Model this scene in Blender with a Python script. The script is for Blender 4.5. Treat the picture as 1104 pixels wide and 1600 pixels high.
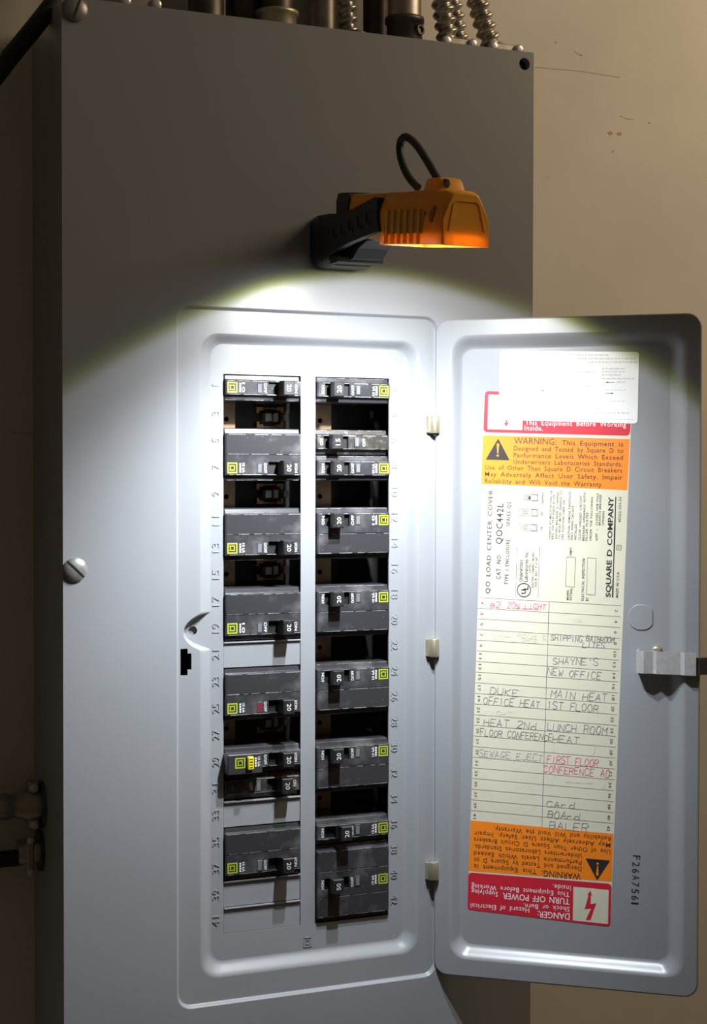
import bpy, math, random
from mathutils import Vector, Matrix
from mathutils.geometry import tessellate_polygon

for o in list(bpy.data.objects): bpy.data.objects.remove(o)
random.seed(7)
SC = bpy.context.scene
COL = SC.collection
S = 0.001            # everything below is written in millimetres
ZO = 1500.0          # height of the breaker opening's top edge above the floor

# ------------------------------------------------------------------ camera
# metric frame: X right along the cover, Y into the wall (cover front = 0), Z up
CAM = (-239.14, -1063.95, -73.91); YAW, PITCH, ROLL, FPX = 0.402246, -0.021305, 0.001366, 2479.0
_f = Vector((math.sin(YAW)*math.cos(PITCH), math.cos(YAW)*math.cos(PITCH), math.sin(PITCH)))
_r0 = Vector((math.cos(YAW), -math.sin(YAW), 0)); _u0 = _r0.cross(_f)
_r = _r0*math.cos(ROLL)+_u0*math.sin(ROLL); _u = _u0*math.cos(ROLL)-_r0*math.sin(ROLL)
cd = bpy.data.cameras.new('camera'); cam = bpy.data.objects.new('camera', cd); COL.objects.link(cam)
m = Matrix.Identity(4)
for i in range(3):
    m[i][0], m[i][1], m[i][2] = _r[i], _u[i], -_f[i]
m[0][3], m[1][3], m[2][3] = CAM[0]*S, CAM[1]*S, (CAM[2]+ZO)*S
cam.matrix_world = m
cd.sensor_fit = 'HORIZONTAL'; cd.sensor_width = 36; cd.lens = FPX*36/1104; cd.clip_start = 0.02
SC.camera = cam

def ray(px, py):
    return Vector(CAM), _f + _r*((px-552)/FPX) + _u*((800-py)/FPX)
def onY(px, py, Y):
    c, d = ray(px, py); return c + d*((Y-c.y)/d.y)
def onX(px, py, X):
    c, d = ray(px, py); return c + d*((X-c.x)/d.x)

# ------------------------------------------------------------------ light
w = bpy.data.worlds.new('room'); SC.world = w; w.use_nodes = True
w.node_tree.nodes['Background'].inputs[0].default_value = (1, .80, .58, 1)
w.node_tree.nodes['Background'].inputs[1].default_value = 0.046
def light(name, kind, loc, energy, color, **kw):
    l = bpy.data.lights.new(name, kind); l.energy = energy; l.color = color
    for k, v in kw.items(): setattr(l, k, v)
    o = bpy.data.objects.new(name, l); COL.objects.link(o)
    o.location = (loc[0]*S, loc[1]*S, (loc[2]+ZO)*S); return o
def aim(o, d):
    o.rotation_euler = Vector(d).to_track_quat('-Z', 'Y').to_euler()
k = light('room_lamp', 'AREA', (1100, -500, 700), 6.3, (1, .79, .53), shape='DISK', size=.6)
aim(k, (-800, 550, -700))
SC.view_settings.view_transform = 'Standard'; SC.view_settings.look = 'None'
SC.view_settings.gamma = 1; SC.view_settings.use_curve_mapping = False
SC.view_settings.exposure = 0.0

# ------------------------------------------------------------------ materials
def mat(name, col, rough=.5, metal=0, var=0, vscale=200, bump=0, bscale=800, spec=.5, dust=None, coat=0):
    M = bpy.data.materials.new(name); M.use_nodes = True
    nt = M.node_tree; b = nt.nodes['Principled BSDF']; L = nt.links
    b.inputs['Base Color'].default_value = (*col, 1); b.inputs['Roughness'].default_value = rough
    b.inputs['Metallic'].default_value = metal; b.inputs['Specular IOR Level'].default_value = spec
    b.inputs['Coat Weight'].default_value = coat
    if var or bump or dust:
        tc = nt.nodes.new('ShaderNodeTexCoord')
    if var or dust:
        n = nt.nodes.new('ShaderNodeTexNoise'); n.inputs['Scale'].default_value = vscale; n.inputs['Detail'].default_value = 6
        L.new(tc.outputs['Object'], n.inputs['Vector'])
        r = nt.nodes.new('ShaderNodeValToRGB'); L.new(n.outputs['Fac'], r.inputs[0])
        if dust:
            r.color_ramp.elements[0].position = .52; r.color_ramp.elements[0].color = (*col, 1)
            r.color_ramp.elements[1].position = .78; r.color_ramp.elements[1].color = (*dust, 1)
        else:
            r.color_ramp.elements[0].position = .3; r.color_ramp.elements[0].color = (*[c*(1-var) for c in col], 1)
            r.color_ramp.elements[1].position = .7; r.color_ramp.elements[1].color = (*[min(1, c*(1+var)) for c in col], 1)
        L.new(r.outputs[0], b.inputs['Base Color'])
    if bump:
        n2 = nt.nodes.new('ShaderNodeTexNoise'); n2.inputs['Scale'].default_value = bscale; n2.inputs['Detail'].default_value = 3
        L.new(tc.outputs['Object'], n2.inputs['Vector'])
        bp = nt.nodes.new('ShaderNodeBump'); bp.inputs['Strength'].default_value = bump; bp.inputs['Distance'].default_value = .0004
        L.new(n2.outputs['Fac'], bp.inputs['Height']); L.new(bp.outputs[0], b.inputs['Normal'])
    return M
PAINT = mat('grey_enamel', (.29, .298, .318), .32, bump=.05, bscale=260, var=.03, vscale=8, spec=.5)
WALL = mat('cream_wall_paint', (.72, .665, .585), .7, var=.06, vscale=9, bump=.25, bscale=60)
BLACK = mat('black_breaker_plastic', (.036, .035, .039), .27, vscale=60, dust=(.11, .105, .108), bump=.05, bscale=900)  # dust, its contrast also painting in mottled reflections
OLDBLK = mat('worn_breaker_plastic', (.030, .027, .024), .45, vscale=200, dust=(.17, .14, .11))
HANDLE = mat('handle_plastic', (.016, .015, .016), .42, vscale=400, dust=(.05, .045, .045))
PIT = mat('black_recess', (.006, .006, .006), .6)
WHITE = mat('white_print', (.85, .85, .85), .6)
YEL = mat('yellow_green_print', (.40, .47, .025), .5)
YBTN = mat('yellow_button', (.85, .72, .02), .4)
WEAR_HIGHLIGHT = mat('worn_edge_highlight', (.30, .29, .29), .6, var=.5, vscale=900)  # pale grey for worn edges and painted edge highlights
REDF = mat('red_flag', (.25, .01, .03), .4)
CLEAR = mat('clear_window', (.16, .16, .18), .12)
BRASS = mat('brassy_zinc', (.50, .45, .33), .42, metal=.75, var=.15, vscale=150)
CHROME = mat('bright_zinc', (.66, .64, .64), .30, metal=.45, var=.10, vscale=300, bump=.15, bscale=300)
GALV = mat('galvanised', (.42, .38, .33), .42, metal=.85, var=.25, vscale=60)
SILV = mat('flex_steel', (.50, .46, .40), .34, metal=.95, var=.15, vscale=120)
DKMET = mat('dark_iron', (.10, .085, .075), .45, metal=.7, var=.3, vscale=80)
TAN = mat('tan_plate', (.46, .31, .18), .5, metal=.2, var=.25, vscale=80)
COPP = mat('copper_bus', (.62, .34, .15), .45, metal=.15, var=.3, vscale=150)
STAB = mat('tinned_stab', (.50, .47, .38), .4, metal=.4, var=.2, vscale=200)
INSUL = mat('black_insulator', (.010, .009, .009), .6)
SCREW = mat('screw_painted', (.34, .33, .32), .38, metal=.5, var=.15, vscale=300)
RUBBER = mat('black_rubber', (.009, .009, .0095), .55, bump=.1, bscale=1500)
CABLE = mat('black_cable', (.012, .012, .013), .6)
CREAM = mat('cream_label', (.66, .62, .49), .5, var=.03, vscale=30)
ORANGE = mat('orange_label', (.88, .225, .010), .5)
RED = mat('red_label', (.58, .016, .036), .5)
STICK = mat('white_sticker', (.86, .86, .86), .4)
INK = mat('black_ink', (.020, .014, .016), .6)
THIN = mat('grey_ink', (.05, .045, .04), .7)
FAINT = mat('faint_ink', (.60, .59, .58), .7)
PENCIL = mat('pencil', (.20, .19, .185), .7)
GHOST = mat('erased_pencil', (.60, .565, .45), .7)
PINKINK = mat('red_pen', (.70, .10, .20), .7)
STAIN = mat('rust_stain', (.52, .38, .20), .8)
LINE = mat('wall_scratch', (.52, .43, .32), .8)
EMBOSS = PAINT
# translucent orange work-light shell
def shell_mat():
    M = bpy.data.materials.new('orange_translucent'); M.use_nodes = True; nt = M.node_tree; L = nt.links
    b = nt.nodes['Principled BSDF']; out = nt.nodes['Material Output']
    b.inputs['Base Color'].default_value = (1.0, .57, .045, 1); b.inputs['Roughness'].default_value = .42
    t = nt.nodes.new('ShaderNodeBsdfTranslucent'); t.inputs['Color'].default_value = (1, .42, .02, 1)
    x = nt.nodes.new('ShaderNodeMixShader'); x.inputs[0].default_value = .35
    L.new(b.outputs[0], x.inputs[1]); L.new(t.outputs[0], x.inputs[2]); L.new(x.outputs[0], out.inputs[0]); return M
SHELL = shell_mat()
def emit(name, col, st):
    M = bpy.data.materials.new(name); M.use_nodes = True; nt = M.node_tree
    b = nt.nodes['Principled BSDF']; b.inputs['Emission Color'].default_value = (*col, 1); b.inputs['Emission Strength'].default_value = st
    b.inputs['Base Color'].default_value = (.8, .8, .8, 1); return M
LED = emit('led_glow', (.92, .96, 1), 32.0)

# ------------------------------------------------------------------ helpers
ORG = {}
def empty(name, loc):
    o = bpy.data.objects.new(name, None); COL.objects.link(o); o.empty_display_size = .02
    o.location = (loc[0]*S, loc[1]*S, (loc[2]+ZO)*S); ORG[o.name] = Vector(loc); return o
def tag(o, label=None, cat=None, group=None, kind=None):
    if label: o['label'] = label
    if cat: o['category'] = cat
    if group: o['group'] = group
    if kind: o['kind'] = kind
    return o
def raw_mesh(name, V, F, material, smooth=False, org=Vector((0, 0, 0)), sm=None):
    me = bpy.data.meshes.new(name)
    me.from_pydata([((v[0]-org[0])*S, (v[1]-org[1])*S, (v[2]-org[2])*S) for v in V], [], F)
    me.materials.append(material)
    if sm is not None:
        for i, p in enumerate(me.polygons): p.use_smooth = sm[i]
    elif smooth:
        for p in me.polygons: p.use_smooth = True
    me.update(); return me
def obj(name, V, F, material, parent=None, smooth=False, sm=None):
    if parent is not None:
        org = ORG[parent.name]
    else:
        org = Vector((sum(v[0] for v in V)/len(V), sum(v[1] for v in V)/len(V), min(v[2] for v in V)))
    o = bpy.data.objects.new(name, raw_mesh(name, V, F, material, smooth, org, sm)); COL.objects.link(o)
    if parent is not None: o.parent = parent
    else: o.location = (org[0]*S, org[1]*S, (org[2]+ZO)*S)
    ORG[o.name] = Vector(org); return o
class MB:
    def __init__(s): s.V = []; s.F = []; s.sm = []
    def add(s, V, F, smooth=False):
        n = len(s.V); s.V += [tuple(v) for v in V]; s.F += [tuple(i+n for i in f) for f in F]; s.sm += [smooth]*len(F); return s
    def box(s, x0, x1, y0, y1, z0, z1):
        V = [(x, y, z) for x in (x0, x1) for y in (y0, y1) for z in (z0, z1)]
        return s.add(V, [(0,1,3,2),(4,6,7,5),(0,4,5,1),(2,3,7,6),(0,2,6,4),(1,5,7,3)])
    def cbox(s, x0, x1, y0, y1, z0, z1, b):
        "box with all edges chamfered by b"
        V = []; X = (x0, x1); Y = (y0, y1); Z = (z0, z1)
        idx = {}
        for i in (0, 1):
            for j in (0, 1):
                for k in (0, 1):
                    sx, sy, sz = (1-2*i)*b, (1-2*j)*b, (1-2*k)*b
                    for a, off in enumerate(((0, sy, sz), (sx, 0, sz), (sx, sy, 0))):
                        idx[i, j, k, a] = len(V); V.append((X[i]+off[0], Y[j]+off[1], Z[k]+off[2]))
        F = []
        for i in (0, 1): F.append([idx[i, j, k, 0] for j, k in ((0,0),(0,1),(1,1),(1,0))][::(1 if i == 0 else -1)])
        for j in (0, 1): F.append([idx[i, j, k, 1] for i, k in ((0,0),(1,0),(1,1),(0,1))][::(1 if j == 0 else -1)])
        for k in (0, 1): F.append([idx[i, j, k, 2] for i, j in ((0,0),(0,1),(1,1),(1,0))][::(1 if k == 0 else -1)])
        for j in (0, 1):
            for k in (0, 1): F.append([idx[0,j,k,1], idx[1,j,k,1], idx[1,j,k,2], idx[0,j,k,2]])
        for i in (0, 1):
            for k in (0, 1): F.append([idx[i,0,k,0], idx[i,1,k,0], idx[i,1,k,2], idx[i,0,k,2]])
        for i in (0, 1):
            for j in (0, 1): F.append([idx[i,j,0,0], idx[i,j,1,0], idx[i,j,1,1], idx[i,j,0,1]])
        for i in (0, 1):
            for j in (0, 1):
                for k in (0, 1): F.append([idx[i,j,k,0], idx[i,j,k,1], idx[i,j,k,2]])
        return s.add(V, F)
    def loft(s, loops, closed=True, smooth=True, cap0=False, cap1=False):
        n = len(loops[0]); V = [p for l in loops for p in l]; F = []
        for a in range(len(loops)-1):
            for i in range(n if closed else n-1):
                j = (i+1) % n; F.append((a*n+i, a*n+j, (a+1)*n+j, (a+1)*n+i))
        s.add(V, F, smooth)
        if cap0: s.add(loops[0], [tuple(range(n))[::-1]])
        if cap1: s.add(loops[-1], [tuple(range(n))])
        return s
    def tube(s, pts, r, seg=14, caps=True, rad=None):
        pts = [Vector(p) for p in pts]; loops = []; up = None
        for i, p in enumerate(pts):
            t = (pts[min(i+1, len(pts)-1)]-pts[max(i-1, 0)]).normalized()
            if up is None: up = t.orthogonal().normalized()
            up = (up - t*up.dot(t)).normalized(); sd = t.cross(up)
            rr_ = r if rad is None else rad[i]
            loops.append([p+up*math.cos(2*math.pi*k/seg)*(rr_(k/seg) if callable(rr_) else rr_)+sd*math.sin(2*math.pi*k/seg)*(rr_(k/seg) if callable(rr_) else rr_) for k in range(seg)])
        return s.loft(loops, cap0=caps, cap1=caps)
    def lathe(s, c, axis, prof, seg=24, smooth=True):
        "prof: list of (radius, distance along axis)"
        a = Vector(axis).normalized(); u = a.orthogonal().normalized(); v = a.cross(u); c = Vector(c)
        loops = [[c+a*h+u*math.cos(2*math.pi*k/seg)*r+v*math.sin(2*math.pi*k/seg)*r for k in range(seg)] for r, h in prof]
        return s.loft(loops, smooth=smooth, cap0=True, cap1=True)
    def prism(s, poly, f0, f1):
        "poly: 2-D outline; f0, f1 map (a,b) to 3-D on both caps"
        n = len(poly); A = [f0(*p) for p in poly]; B = [f1(*p) for p in poly]
        tri = tessellate_polygon([[Vector((p[0], p[1], 0)) for p in poly]])
        s.add(A, [tuple(t) for t in tri]); s.add(B, [tuple(t) for t in tri])
        return s.add(A+B, [(i, (i+1) % n, n+(i+1) % n, n+i) for i in range(n)])
    def flat(s, outer, holes, f):
        L = [[Vector((p[0], p[1], 0)) for p in l] for l in [outer]+holes]
        return s.add([f(p.x, p.y) for l in L for p in l], [tuple(t) for t in tessellate_polygon(L)])
    def obj(s, name, material, parent=None): return obj(name, s.V, s.F, material, parent, sm=s.sm)
def rr(x0, x1, z0, z1, r, n=7):
    "rounded rectangle, counter-clockwise"
    P = []
    for cx, cz, a0 in ((x1-r, z1-r, 0), (x0+r, z1-r, 90), (x0+r, z0+r, 180), (x1-r, z0+r, 270)):
        for k in range(n+1):
            a = math.radians(a0+90*k/n); P.append((cx+r*math.cos(a), cz+r*math.sin(a)))
    return P
def circ(cx, cz, r, n=24): return [(cx+r*math.cos(2*math.pi*k/n), cz+r*math.sin(2*math.pi*k/n)) for k in range(n)]

# ---- printed text (built-in font), placed between two baseline points of a plane
_cap = None
def glyphs(s, bold=0, ext=0, wordsp=1.3, chsp=1.0):
    c = bpy.data.curves.new('t', 'FONT'); c.body = s; c.resolution_u = 2; c.offset = bold; c.extrude = ext
    c.space_word = wordsp; c.space_character = chsp; c.fill_mode = 'FRONT' if not ext else 'BOTH'
    o = bpy.data.objects.new('t', c); me = o.to_mesh()
    V = [tuple(v.co) for v in me.vertices]; F = [tuple(p.vertices) for p in me.polygons]
    o.to_mesh_clear(); bpy.data.objects.remove(o); bpy.data.curves.remove(c); return V, F
_V, _ = glyphs('H'); CAP = max(v[1] for v in _V)
def text(mb, s, p0, p1, h, f, lift=.3, bold=0, ext=0, wordsp=1.5, chsp=1.0):
    "baseline p0 -> p1 in plane coordinates (mm), cap height h, f(a,b,c) plane -> world"
    V, F = glyphs(s, bold, 0, wordsp, chsp)
    x0 = min(v[0] for v in V); x1 = max(v[0] for v in V)
    d = Vector((p1[0]-p0[0], p1[1]-p0[1])); n = Vector((-d.y, d.x)).normalized()
    P = []
    for v in V:
        t = (v[0]-x0)/(x1-x0); q = Vector((p0[0], p0[1]))+d*t+n*(v[1]/CAP*h); P.append((q.x, q.y))
    if ext:
        N = len(P); A = [f(*p, lift) for p in P]; B = [f(*p, lift+ext) for p in P]
        cnt = {}
        for fc in F:
            for i in range(len(fc)):
                e = (fc[i], fc[(i+1) % len(fc)]); cnt[e] = 1
        side = [(a, b, N+b, N+a) for a, b in cnt if (b, a) not in cnt]
        mb.add(A+B, [tuple(i+N for i in fc) for fc in F]+side)
    else:
        mb.add([f(*p, lift) for p in P], F)
# ---- handwriting: a small stroke alphabet on a 4 x 6 grid
STK = {'A':['00 26 40','12 32'],'B':['00 06 36 44 33 03','33 42 30 00'],'C':['45 36 16 04 02 10 30 41'],'D':['00 06 26 44 42 20 00'],
 'E':['46 06 00 40','03 33'],'F':['46 06 00','03 33'],'G':['45 36 16 04 02 10 30 42 22'],'H':['00 06','40 46','03 43'],'I':['20 26'],
 'J':['46 41 30 10 01'],'K':['00 06','46 03 40'],'L':['06 00 40'],'M':['00 06 23 46 40'],'N':['00 06 40 46'],'O':['16 36 44 42 30 10 02 04 16'],
 'P':['00 06 36 45 44 33 03'],'R':['00 06 36 45 44 33 03','23 40'],'S':['45 36 16 05 04 42 41 30 10 01'],'T':['06 46','26 20'],
 'U':['06 01 10 30 41 46'],'W':['06 10 24 30 46'],'Y':['06 23 46','23 20'],'1':['15 26 20'],'2':['05 16 36 45 44 00 40'],'8':['23 04 15 26 35 44 23 42 31 10 01 02 23'],
 '+':['21 25','03 43'],'&':['40 05 16 25 02 10 42'],"'":['26 24'],'Z':['06 46 00 40'],'d':['33 13 01 10 30 41','46 40'],'r':['00 03','02 13 33'],'~':['02 14 22 34 42'],'(':['36 15 11 30'],')':['16 35 31 10']}
def scrawl(mb, s, p0, p1, h, f, lift=.3, wd=.42, slant=.18):
    d = Vector((p1[0]-p0[0], p1[1]-p0[1])); n = Vector((-d.y, d.x)).normalized(); L = d.length; e = d.normalized()
    step = L/len(s)
    for i, ch in enumerate(s):
        if ch not in STK: continue
        jz = random.uniform(-.06, .06)*h; js = random.uniform(.9, 1.1); tl = slant+random.uniform(-.08, .08)
        for st in STK[ch]:
            pts = []
            for q in st.split():
                a, b = int(q[0])/4, int(q[1])/6
                y = b*h*js+jz+random.uniform(-.03, .03)*h; x = i*step+a*step*.74+tl*y*.6+random.uniform(-.03, .03)*step
                pts.append(Vector((p0[0], p0[1]))+e*x+n*y)
            for a, b in zip(pts, pts[1:]):
                t = (b-a); ln = t.length
                if ln < 1e-6: continue
                t /= ln; o = Vector((-t.y, t.x))*wd/2; a2 = a-t*wd*.3; b2 = b+t*wd*.3
                mb.add([f(*(a2+o), lift), f(*(a2-o), lift), f(*(b2-o), lift), f(*(b2+o), lift)], [(0, 1, 2, 3)])
def stroke(mb, a, b, wd, f, lift=.3):
    a = Vector(a); b = Vector(b); t = (b-a).normalized(); o = Vector((-t.y, t.x))*wd/2
    mb.add([f(*(a+o), lift), f(*(a-o), lift), f(*(b-o), lift), f(*(b+o), lift)], [(0, 1, 2, 3)])
def ring_frame(mb, q, wd, f, lift=.3):
    for i in range(4): stroke(mb, q[i], q[(i+1) % 4], wd, f, lift)

# ================================================================== the wall
W = 362.0; ZT, ZB = 249.9, -522.0; DEP = 97.0
wb = MB().box(-2200, 2600, DEP, DEP+120, -1500, 1500)
wall = tag(wb.obj('wall_back', WALL), 'cream painted masonry wall behind the electrical panel', kind='structure')
def wallp(a, b, c): return (a, DEP-c, b)
def PW(px, py): p = onY(px, py, DEP); return (p.x, p.z)
mb = MB()
for a, b in (((835, 105), (905, 111)), ((905, 111), (968, 121)), ((897, 80), (903, 85)), ((903, 85), (908, 87)), ((20, 676), (52, 677)),
             ((968, 181), (980, 186)), ((980, 186), (990, 187)), ((853, 279), (857, 275))):
    stroke(mb, PW(*a), PW(*b), .5, wallp, .15)
mb.obj('scratch', LINE, wall)
mb = MB()
for (px, py, rx, rz) in ((953, 208, 2.6, 1.5), (967, 209, 2.4, 1.4), (908, 86.5, .9, .7), (868, 66, .7, .7), (1014, 192, .9, .8), (957, 237, .8, .8)):
    c = PW(px, py); mb.flat([(c[0]+rx*(1+.35*math.sin(3*k+px))*math.cos(k*math.pi/6), c[1]+rz*(1+.3*math.cos(2*k+py))*math.sin(k*math.pi/6)) for k in range(12)], [], lambda a, b: wallp(a, b, .2))
mb.obj('stain', STAIN, wall)

floor = tag(MB().box(-2200, 2600, -3200, DEP+120, -1620, -1500).obj('floor', mat('concrete_floor', (.30, .28, .25), .7, var=.1, vscale=4)), 'grey concrete floor below the panel', kind='structure')
# ================================================================== electrical panel
panel = empty('electrical_panel', (W/2, DEP, ZB))
tag(panel, 'grey steel electrical panel with open door and rows of circuit breakers', 'electrical panel')
# --- enclosure box: open-fronted shell
mb = MB(); T = 1.6
mb.box(0, T, 2, DEP, ZB, ZT); mb.box(W-T, W, 2, DEP, ZB, ZT); mb.box(T, W-T, 2, DEP, ZT-T, ZT); mb.box(T, W-T, 2, DEP, ZB, ZB+T); mb.box(T, W-T, DEP-T, DEP, ZB+T, ZT-T)
mb.obj('enclosure_box', PAINT, panel)
# --- cover
D1, D2 = 3.0, 10.0
def plane(Y): return lambda a, b: (a, Y, b)
def cf(a, b, c): return (a, D2-c, b)
R1 = (79.6, 282.2, -447.3, 46.3)
OPL = (117.3, 176.2, -400.05, 0); OPR = (187.5, 246.4, -400.05, 0)
def rect(o): return [(o[0], o[2]), (o[1], o[2]), (o[1], o[3]), (o[0], o[3])]
def bump(z):
    t = min(1.0, abs(z+182.3)/12.6); return (1-t*t)**.8
def rec2(x0, x1, z0, z1, r, k):
    P = rr(x0, x1, z0, z1, r, 6)
    top = [p for p in P]; i = 13      # between the top-left and bottom-left corner arcs
    left = [(x0-k*bump(z), z) for z in [-166-1.1*j for j in range(31)]]
    return top[:i+1]+left+top[i+1:]
mb = MB()
HOLE = circ(354.0, 240.6, 4.6)
l0 = rr(*R1, 11)
mb.flat([(0, ZB), (W, ZB), (W, ZT), (0, ZT)], [l0, HOLE], plane(0))
mb.box(0, W, 1.2, 2.0, ZB, ZB+6)
for (a, b) in (((0, ZB), (0, ZT)), ((0, ZT), (W, ZT)), ((W, ZT), (W, ZB)), ((W, ZB), (0, ZB))):
    mb.add([(a[0], 0, a[1]), (b[0], 0, b[1]), (b[0], 2, b[1]), (a[0], 2, a[1])], [(0, 1, 2, 3)])
mb.loft([[(x, 0, z) for x, z in HOLE], [(x, 7, z) for x, z in HOLE]])
steps = []
for t in (0, .12, .3, .5, .7, .88, 1):
    y = D1*(3*t*t-2*t*t*t); i = 2.4*t
    steps.append([(x, y, z) for x, z in rr(R1[0]+i, R1[1]-i, R1[2]+i, R1[3]-i, 11-i)])
mb.loft(steps)
l1 = [(x, z) for x, y, z in steps[-1]]
o2 = (97.6, 268.2, -428.6, 28.0); i2 = (108.0, 258.5, -418.8, 21.0)
steps = []
for t in (0, .08, .2, .35, .5, .65, .8, .92, 1):
    y = D1+(D2-D1)*(3*t*t-2*t*t*t); q = [a+(b-a)*t for a, b in zip(o2, i2)]
    steps.append([(x, y, z) for x, z in rec2(*q, 14-5*t, 12.4+7*t)])
mb.loft(steps)
SLOT = [(83.4, -193.6), (88.7, -193.6), (88.7, -197.0), (91.4, -197.0), (91.4, -208.4), (88.6, -208.4), (88.6, -212.4), (83.4, -212.4)][::-1]
mb.flat(l1, [[(x, z) for x, y, z in steps[0]], SLOT], plane(D1))
mb.loft([[(x, D1, z) for x, z in SLOT], [(x, D1+1.5, z) for x, z in SLOT]], smooth=False)
l2 = [(x, z) for x, y, z in steps[-1]]
H2 = circ(94.6, -181.8, 3.2)
mb.flat(l2, [rect(OPL), rect(OPR), H2], plane(D2))
for h in (rect(OPL), rect(OPR), H2):
    mb.loft([[(x, D2, z) for x, z in h], [(x, D2+1.5, z) for x, z in h]], smooth=False)
cover = mb.obj('cover', PAINT, panel)
# screw hole cup at the corner
mb = MB(); mb.lathe((354, 7, 240.6), (0, 1, 0), [(4.6, 0), (4.6, .2)]); mb.lathe((354, 6.9, 240.6), (0, -1, 0), [(2.2, 0), (2.0, 1.6), (1.2, 2.0)])
mb.obj('hole_socket', DKMET, cover)
# plug behind the small key hole and dark back of the latch slot
mb = MB(); mb.lathe((95.6, 15, -183.4), (0, -1, 0), [(4.4, 0), (4.4, 2.2)]); mb.obj('key_hole_backing', PAINT, cover)
# embossed numbers
for k in range(21):
    z = -9.525-19.05*k+1.2
    for num, sx in ((2*k+1, -1), (2*k+2, 1)):
        mb = MB(); s = str(num); L = 7.0 if len(s) == 2 else 3.2; h = 5.2
        if sx < 0: p0, p1 = (114.3, z-L/2-.6), (114.3, z+L/2-.6)
        else: p0, p1 = (248.4, z+L/2+.6), (248.4, z-L/2+.6)
        if s == '1': p0, p1 = (114.3, z-.6), (114.3, z+.9)
        text(mb, s, p0, p1, h, cf, lift=0, ext=.5, bold=-.006)
        mb.obj('embossed_number', EMBOSS, cover)
mb = MB(); c = onY(480, 1472, D2)
for q, wd in (((-2.6, 2.6, -3.4, 3.4), .5), ((-1.1, 1.1, -1.5, 1.5), .4)):
    P = [(c.x+q[0], c.z+q[2]), (c.x+q[1], c.z+q[2]), (c.x+q[1], c.z+q[3]), (c.x+q[0], c.z+q[3])]
    for i in range(4):
        a, b = P[i], P[(i+1) % 4]; mb.box(min(a[0], b[0])-wd/2, max(a[0], b[0])+wd/2, D2-.4, D2, min(a[1], b[1])-wd/2, max(a[1], b[1])+wd/2)
mb.obj('embossed_mark', EMBOSS, cover)
# twist-out filler plates still in the cover
for pole in (21, 33, 39, 41):
    k = (pole-1)//2; zt = -19.05*k; mb = MB()
    mb.prism([(D2+1.8, zt-.3), (D2-.9, zt-.3), (D2-1.0, zt-1.1), (D2+.5, zt-2.0), (D2+.5, zt-18.7), (D2+1.8, zt-18.7)], lambda a, b: (OPL[0]+.35, a, b), lambda a, b: (OPL[1]-.35, a, b))
    mb.obj('twistout_plate', PAINT, cover)
# slotted screws
def screw(c, R, hgt, ang, parent, material=SCREW, name='cover_screw', axis='y'):
    ca, sa = math.cos(ang), math.sin(ang); mb = MB()
    def P(a, b, h): return (c[0]+a*ca-b*sa, c[1]-h, c[2]+a*sa+b*ca)
    def hh(a, b): r = min(1, math.hypot(a, b)/R); return hgt*math.sqrt(max(0, 1-(r*.93)**2))
    g = R*.105
    for sgn in (1, -1):
        rows = []
        for i, b in enumerate([g, g]+[g+(R-g)*t for t in (.08, .2, .35, .5, .65, .78, .88, .95, .995)]):
            w_ = math.sqrt(max(0, R*R-b*b)); n = 16
            rows.append([P(w_*(2*j/n-1), sgn*b, .25*hgt if i == 0 else hh(w_*(2*j/n-1), b)) for j in range(n+1)])
        mb.loft(rows[:2], closed=False, smooth=False); mb.loft(rows[1:], closed=False)
    mb.lathe((c[0], c[1], c[2]), (0, -1, 0), [(R, -.0), (R, hgt*.26)], seg=32)
    return mb.obj(name, material, parent)
screw((8.2, 0, -136.2), 8.2, 4.2, math.radians(-44), panel)
screw((9.5, 0, 241.6), 8.2, 4.2, math.radians(70), panel)
screw((354, 0, -136.2), 8.2, 4.2, math.radians(10), panel)
# --- interior: pan, bus insulator, rails and stabs
MB().box(20, W-20, 72, 76, -470, 60).obj('mounting_pan', INSUL, panel)
MB().box(139.6, 224, 58, 71.5, -430, 30).obj('bus_insulator', INSUL, panel)
for x0, x1, hx_ in ((124, 139, 132.2), (196.5, 215.5, 206.4)):
    mb = MB(); holes = [circ(hx_, -11.5-19.05*k, 1.9, 12) for k in range(21)]
    out = [(x0, -405), (x1, -405), (x1, 5), (x0, 5)]
    mb.flat(out, holes, plane(48))
    mb.box(x0, x0+1, 48.1, 52, -405, 5); mb.box(x1-1, x1, 48.1, 52, -405, 5)
    mb.obj('mounting_rail', TAN, panel)
for k in range(21):
    z = -9.525-19.05*k
    if 2*k+1 not in (3, 9, 15, 27): continue
    x = 168.5; s = empty('bus_stab', (x, 58, z)); s.parent = panel; s.location = ((x-W/2)*S, (58-DEP)*S, (z-ZB)*S)
    mb = MB()
    for sx in (-1, 1):
        for sz in (-1, 1):
            mb.box(x+sx*8-2.6, x+sx*8+2.6, 53.5, 57.9, z+sz*6.4-1.2, z+sz*6.4+1.2); mb.box(x+sx*9.6-1.0, x+sx*9.6+1.0, 53.6, 57.8, z+sz*5-1.8, z+sz*5+1.8)
    mb.box(x-10, x+10, 56.8, 57.9, z-7.4, z-6.4); mb.box(x-10, x+10, 56.8, 57.9, z+6.4, z+7.4)
    mb.obj('stab_base', COPP, s)
    mb = MB(); mb.cbox(x-6, x-1, 47, 55.5, z-3, z+3, .5); mb.cbox(x+1.5, x+5.5, 50, 55.5, z-3.4, z+3.4, .5); mb.cbox(x+9, x+13, 48, 58, z-2.6, z+2.6, .5)
    mb.obj('stab_clip', STAB, s)

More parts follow.
